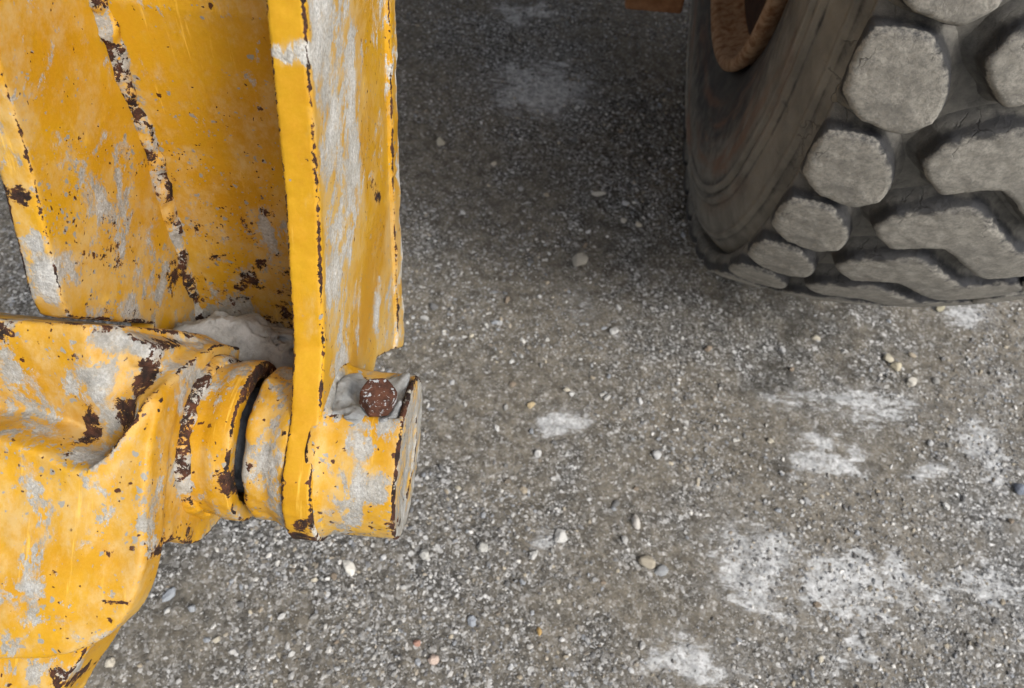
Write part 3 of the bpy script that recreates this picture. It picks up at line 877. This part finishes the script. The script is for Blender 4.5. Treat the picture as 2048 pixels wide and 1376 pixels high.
def f_outer(P):                          # outer pin boss with the bolt pocket
    q = P - BC
    r = np.hypot(q[:, 1], q[:, 2])
    R_ = .0705 + .005 * np.exp(-np.maximum(P[:, 0] - XR1, 0) / .006)
    d = rext(r - R_, np.maximum(-.150 - P[:, 0], P[:, 0] + .078), .0028)
    d = smax(d, -rext(r - .036, -.0800 - P[:, 0], .001), .002)      # shallow recessed end
    n = np.array([0, .80, -.60]); tt = np.array([0, .60, .80])
    a, b_ = q @ n, q @ tt
    pocket = rext(np.maximum(np.maximum(-.138 - P[:, 0], P[:, 0] + .084), np.abs(b_ - .012) - .032), np.abs(a - .085) - .029, .004)
    d = smax(d, -pocket, .009)
    return d + WN(P, 90, .0006, 41)
def dust_outer(P):
    q = P - BC
    return np.maximum.reduce([spot(P, [(mp(700, 770, .60), (.034, .036, .05), .95), (mp(785, 790, .61), (.03, .022, .05), .75), (mp(775, 845, .59), (.018, .018, .04), .72), (mp(715, 900, .585), (.018, .035, .04), .80), (mp(735, 965, .59), (.035, .024, .04), .85),
        (mp(690, 1010, .60), (.022, .03, .04), .75), (mp(760, 760, .63), (.05, .010, .04), .7), (mp(670, 930, .59), (.008, .02, .03), .5)]), np.full(len(P), .41), .62 * (P[:, 0] > -.0795), .55 * (P[:, 0] > -.084) * (np.hypot(q[:, 1], q[:, 2]) < .055)])
def chip_outer(P):
    return np.maximum(spot(P, [(mp(668, 830, .60), (.008, .005, .03), .8), (mp(790, 1055, .61), (.008, .012, .03), .6), (mp(720, 1068, .63), (.05, .006, .05), .42)]), .20 * (P[:, 0] > -.0795))
part('pin_boss', f_outer, (-.156, -.205, .56), (-.070, -.010, .745), .0025, M_YEL, arm, dust_outer, chip_outer, .34, edge=.8)
def f_inner(P):
    q = P - BC
    r = np.hypot(q[:, 1], q[:, 2])
    R_ = .066 + .007 * sstep(-.185, -.166, P[:, 0])
    d = rext(r - R_, np.maximum(-.2015 - P[:, 0], P[:, 0] + .160), .007)
    d = smax(d, -(r - .048), .002)
    return d + WN(P, 80, .0011, 43)
part('inner_boss', f_inner, (-.206, -.195, .565), (-.155, -.020, .74), .0025, M_YEL, arm,
     lambda P: np.maximum(.42, spot(P, [(mp(570, 720, .62), (.03, .03, .05), .62), ((-.178, -.11, .59), (.013, .09, .06), .78), (mp(590, 1020, .61), (.02, .03, .06), .85)])), lambda P: np.full(len(P), .12), .36, edge=.5)
# pin through both: steel bar with a domed, scraped end
def f_pin(P):
    q = P - BC
    r = np.hypot(q[:, 1], q[:, 2])
    d = rext(r - .0455, np.maximum(-.33 - P[:, 0], P[:, 0] + .090), .003)
    slot = rext(np.abs(q[:, 2] * .9 + q[:, 1] * .45) - .007, np.maximum(-.097 - P[:, 0], np.abs(q[:, 1]) - .03), .002)
    return smax(d, -slot, .002) + WN(P, 80, .0008, 47)
P_, F_ = nets(f_pin, (-.335, -.157, .602), (-.074, -.056, .702), .003)
link('pin', mesh_np('pin', (P_ - BC) * [1, 1, -1], F_[:, ::-1]), M_PIN, arm)
# keeper bolt: chamfered hex head on a washer-like shoulder
bo = mp(757, 790, .593)
ba = np.array([.10, .66, -.745]); ba /= np.linalg.norm(ba)
b1 = np.cross(ba, [1, .25, .1]); b1 /= np.linalg.norm(b1); b2 = np.cross(ba, b1)
def f_bolt(P):
    q = P - bo
    h, x, y = q @ ba, q @ b1, q @ b2
    hx = np.full(len(P), -9.0)
    for k in range(3):
        a = math.pi * k / 3
        hx = np.maximum(hx, np.abs(x * math.cos(a) + y * math.sin(a)))
    head = smax(rext(hx - .0130, np.maximum(h - .006, -.012 - h), .0018), np.hypot(x, y) + h * .9 - .0185, .002)
    sh = rext(np.hypot(x, y) - .009, np.maximum(h + .010, -.05 - h), .001)
    return np.minimum(head, sh) + WN(P, 160, .0004, 49)
P_, F_ = nets(f_bolt, bo - .055, bo + .03, .0016)
link('bolt', mesh_np('bolt', (P_ - BC) * [1, 1, -1], F_[:, ::-1]), M_BOLT, arm)

# ------------------------------------------------------------------ bucket link casting
VS = np.array([(-.62, -.100), (-.3545, -.094), (-.325, -.100), (-.303, -.110), (-.289, -.1125), (-.277, -.104), (-.264, -.080), (-.257, -.060), (-.250, -.040), (-.244, -.030)])
BODY = spline([(-.62, -.0215), (-.50, -.0215), (-.375, -.0215), (-.300, -.018), (-.270, -.022), (-.254, -.050), (-.250, -.10), (-.248, -.150), (-.245, -.182), (-.253, -.2195), (-.281, -.2505), (-.3355, -.2655), (-.45, -.272), (-.62, -.262)], 3)
def f_body(P):
    X, v, w_ = P.T
    vs = np.interp(X, VS[:, 0], VS[:, 1])
    t = np.clip((-.022 - v) / np.maximum(-.022 - vs, .004), 0, 1)
    wd = .004 + .006 * sstep(-.275, -.305, X)
    inside = sstep(-1, 1, (v - vs + .003) / wd)
    dip = inside * (.002 + .042 * t ** 1.3) * sstep(-.258, -.290, X) - .006 * sstep(.03, 0, vs - v) * (1 - inside)
    curve = .010 * sstep(-.20, -.28, v) + (np.interp(v, [-.10, -.068, -.047, -.034, -.027], [.003, .012, .042, .078, .11])) * sstep(-.305, -.262, X) + .018 * ((X + .40) / .2) ** 2 * 0
    wf = .532 + dip + curve
    d2 = poly_sdf(X, v, BODY)
    front = rext(d2, np.abs(w_ - wf - .016) - .016, .004) * .75
    # top wall
    top = rext(poly_sdf(X, v, [(-.62, -.0215), (-.285, -.0215), (-.265, -.030), (-.265, -.046), (-.62, -.046)]), np.abs(w_ - .630) - .072, .004)
    # side cheek with rounded end around the pin
    q1, q2 = v - BC[1], w_ - BC[2]
    cheek = np.minimum(np.where(q1 < 0, np.hypot(q1, q2) - .092, np.hypot(q1, q2) - .080), poly_sdf(v, w_, [(-.027, .655), (-.030, .70), (-.15, .70), (-.185, .64), (-.182, .558), (-.165, .538), (-.10, .536), (-.068, .546), (-.047, .576), (-.034, .612)]))
    ck = rext(cheek, np.abs(X + .2580) - .0078, .0022)
    d = smin(smin(front, ck, .006), top, .006)
    return d + WN(P, 80, .0005, 53)
def dust_body(P):
    return np.maximum.reduce([np.full(len(P), .40), spot(P, [
        (mp(110, 750, .545), (.028, .024, .05), .66), (mp(205, 765, .555), (.014, .026, .05), .74), (mp(220, 850, .56), (.014, .022, .05), .80), (mp(160, 905, .56), (.026, .008, .05), .80), (mp(290, 690, .56), (.045, .012, .05), .82), (mp(350, 670, .58), (.03, .010, .05), .65),
        (mp(385, 760, .59), (.016, .05, .05), .6), (mp(50, 1000, .535), (.05, .05, .05), .38), (mp(190, 1020, .535), (.03, .05, .05), .40), (mp(120, 1150, .535), (.03, .03, .05), .52), (mp(130, 1200, .535), (.035, .05, .05), .50), (mp(265, 1110, .535), (.02, .05, .05), .52), (mp(30, 1290, .54), (.02, .02, .05), .66), (mp(155, 1265, .54), (.01, .02, .05), .6), (mp(60, 1180, .53), (.016, .007, .05), .62), (mp(0, 740, .54), (.012, .02, .04), .7)])])
def chip_body(P):
    return spot(P, [(mp(175, 855, .56), (.009, .022, .05), .74), (mp(260, 835, .56), (.014, .020, .05), .86), (mp(290, 760, .56), (.011, .022, .05), .82), (mp(340, 690, .57), (.035, .006, .05), .6), (mp(370, 660, .58), (.03, .010, .05), .66),
        (mp(160, 643, .54), (.10, .0042, .02), .66), (mp(340, 648, .56), (.05, .005, .05), .62), (mp(225, 1105, .535), (.009, .005, .03), .6), (mp(235, 1207, .535), (.014, .002, .03), .66), (mp(335, 1095, .56), (.03, .010, .05), .66), (mp(410, 1075, .62), (.03, .008, .05), .55), (mp(4, 655, .54), (.01, .012, .02), .8)])
part('body', f_body, (-.60, -.282, .515), (-.236, -.008, .715), .0028, M_YEL, link_o, dust_body, chip_body, lambda P: .15 + .16 * sstep(-.10, -.20, P[:, 1]), edge=lambda P: .64 * np.maximum.reduce([sstep(-.300, -.280, P[:, 0]), sstep(-.034, -.028, P[:, 1]), sstep(.555, .56, P[:, 2])]))
def f_hub(P):
    q = P - BC
    r = np.hypot(q[:, 1], q[:, 2])
    R_ = .0655 + .0035 * sstep(-.236, -.222, P[:, 0])
    d = rext(r - R_, np.maximum(-.275 - P[:, 0], P[:, 0] + .2095), .0028)
    d = smax(d, -(r - .0535), .003)
    return d + WN(P, 90, .0006, 57)
part('hub', f_hub, (-.28, -.19, .57), (-.208, -.025, .735), .0026, M_YEL, link_o,
     lambda P: np.maximum(.34, spot(P, [(mp(440, 720, .62), (.035, .022, .06), .68), (mp(395, 760, .60), (.014, .03, .05), .6)])),
     lambda P: np.maximum(spot(P, [(mp(452, 975, .59), (.010, .014, .03), .7), (mp(455, 1000, .6), (.010, .01, .03), .6), (mp(405, 770, .6), (.006, .010, .03), .6), (mp(425, 870, .59), (.014, .004, .03), .5)]), .62 * (P[:, 0] > -.2115) * sstep(-.09, -.06, P[:, 1])), .24, edge=.62)
def f_ring(P):                           # hub weld
    q = P - BC
    r = np.hypot(q[:, 1], q[:, 2])
    return np.hypot(r - .0655, (P[:, 0] + .2490) * .55) - .0048 - .0020 * fbm(P, 40, 2, 59) - .0012 * fbm(P, 130, 2, 60)
part('weld_bead', f_ring, (-.265, -.195, .56), (-.232, -.018, .74), .0024, M_YEL, link_o,
     lambda P: .30 + .26 * sstep(-.16, -.13, P[:, 1]), lambda P: .15 + .33 * sstep(-.175, -.14, P[:, 1]), .1, edge=.3)
def f_rib(P):
    d = rext(poly_sdf(P[:, 0], P[:, 1], spline([(-.60, -.23), (-.33, -.22), (-.300, -.24), (-.303, -.270), (-.318, -.30), (-.335, -.345), (-.345, -.46), (-.60, -.46)], 3)), np.abs(P[:, 2] - .612) - .030, .004)
    return d + WN(P, 80, .0006, 63)
part('lower_rib', f_rib, (-.59, -.47, .575), (-.29, -.21, .65), .0032, M_YEL, link_o, lambda P: np.maximum(.25, spot(P, [(mp(60, 1350, .58), (.05, .02, .05), .6)])), lambda P: spot(P, [(mp(140, 1345, .6), (.012, .02, .04), .62)]), .1, edge=.7)

# ------------------------------------------------------------------ hardened cement lumps
def lump(name, c, r, seed, label, h=.003, amp=.30, clip=None):
    c, r = np.array(c), np.array(r)
    def f(P):
        q = (P - c) / r
        d = (np.linalg.norm(q, axis=1) - 1) * r.min()
        d = d + amp * r.min() * fbm(P, 26, 2, seed) + .20 * r.min() * np.abs(fbm(P, 50, 4, seed + 3))
        if clip is not None:
            d = np.maximum(d, clip(P))
        return d
    P, F = nets(f, c - r * 1.5, c + r * 1.5, h)
    o = link(name, mesh_np(name, (P - c) * [1, 1, -1], F[:, ::-1]), M_CEM)
    o.matrix_world = frame(c)
    return tag(o, label, 'cement lump')
lump('cement_lump', (-.262, -.048, .735), (.102, .054, .075), 81, 'large pale lump of hardened cement between the arm plates above the hub', .003, .22,
     lambda P: smax(np.maximum(-.322 - P[:, 0], P[:, 0] + .1665), -P[:, 2] + .705 - .2 * np.maximum(P[:, 0] + .30, 0), .004))
def f_crust(P):                          # crust filling the bolt pocket
    q = P - BC
    r = np.hypot(q[:, 1], q[:, 2])
    d = (np.linalg.norm((P - mp(728, 772, .615)) / np.array([.050, .042, .044]), axis=1) - 1) * .042
    d = smax(d, r - .0725 - .010 * fbm(P, 34, 2, 92) + .004 * np.abs(fbm(P, 80, 2, 95)), .004)
    d = smax(d, -(np.linalg.norm(P - bo - ba * .004, axis=1) - .019), .004)
    d = d + .010 * fbm(P, 30, 2, 91) + .003 * np.abs(fbm(P, 95, 3, 96))
    return smax(smax(d, P[:, 0] + .0835, .004), -.1385 - P[:, 0], .004)
cc = mp(728, 772, .615)
P_, F_ = nets(f_crust, cc - .065, cc + .065, .002)
lo_ = link('cement_crust', mesh_np('cement_crust', (P_ - cc) * [1, 1, -1], F_[:, ::-1]), M_CEM)
lo_.matrix_world = frame(cc)
tag(lo_, 'white cement crust packed in the pocket around the rusty bolt', 'cement crust')

# ------------------------------------------------------------------ loader front frame (mostly above the picture)
M_FRAME = paint_material('machine_frame_paint')
M_BR = rust_material('brown_rust', (0.16, 0.065, 0.025), (0.33, 0.17, 0.085), 0, 30)
fr = empty('loader_chassis', Matrix.Translation((-.25, 1.7, .62)))
tag(fr, 'loader front frame with axle, only a rusty bracket edge showing at the top', 'loader chassis')
def boxpart(name, x, y, z, mat, bev=.02):
    P = np.array([(a, b_, c) for a in x for b_ in y for c in z], float) - np.array((-.25, 1.7, .62))
    F = np.array([(0, 1, 3, 2), (4, 6, 7, 5), (0, 4, 5, 1), (2, 3, 7, 6), (0, 2, 6, 4), (1, 5, 7, 3)])
    o = link(name, mesh_np(name, P, F, {'dust': np.full(8, .3), 'chip': np.full(8, .2), 'fleck': np.full(8, .1)}, smooth=False), mat, fr)
    mo = o.modifiers.new('bevel', 'BEVEL'); mo.width = bev; mo.segments = 2
    return o
boxpart('main_frame', (-.80, .12), (1.75, 3.8), (.80, 1.75), M_FRAME)
boxpart('axle_housing', (-1.1, .50), (1.26, 1.54), (.66, .94), M_BR, .08)
boxpart('bracket', (.155, .262), (1.290, 1.330), (.416, .72), M_BR, .006)
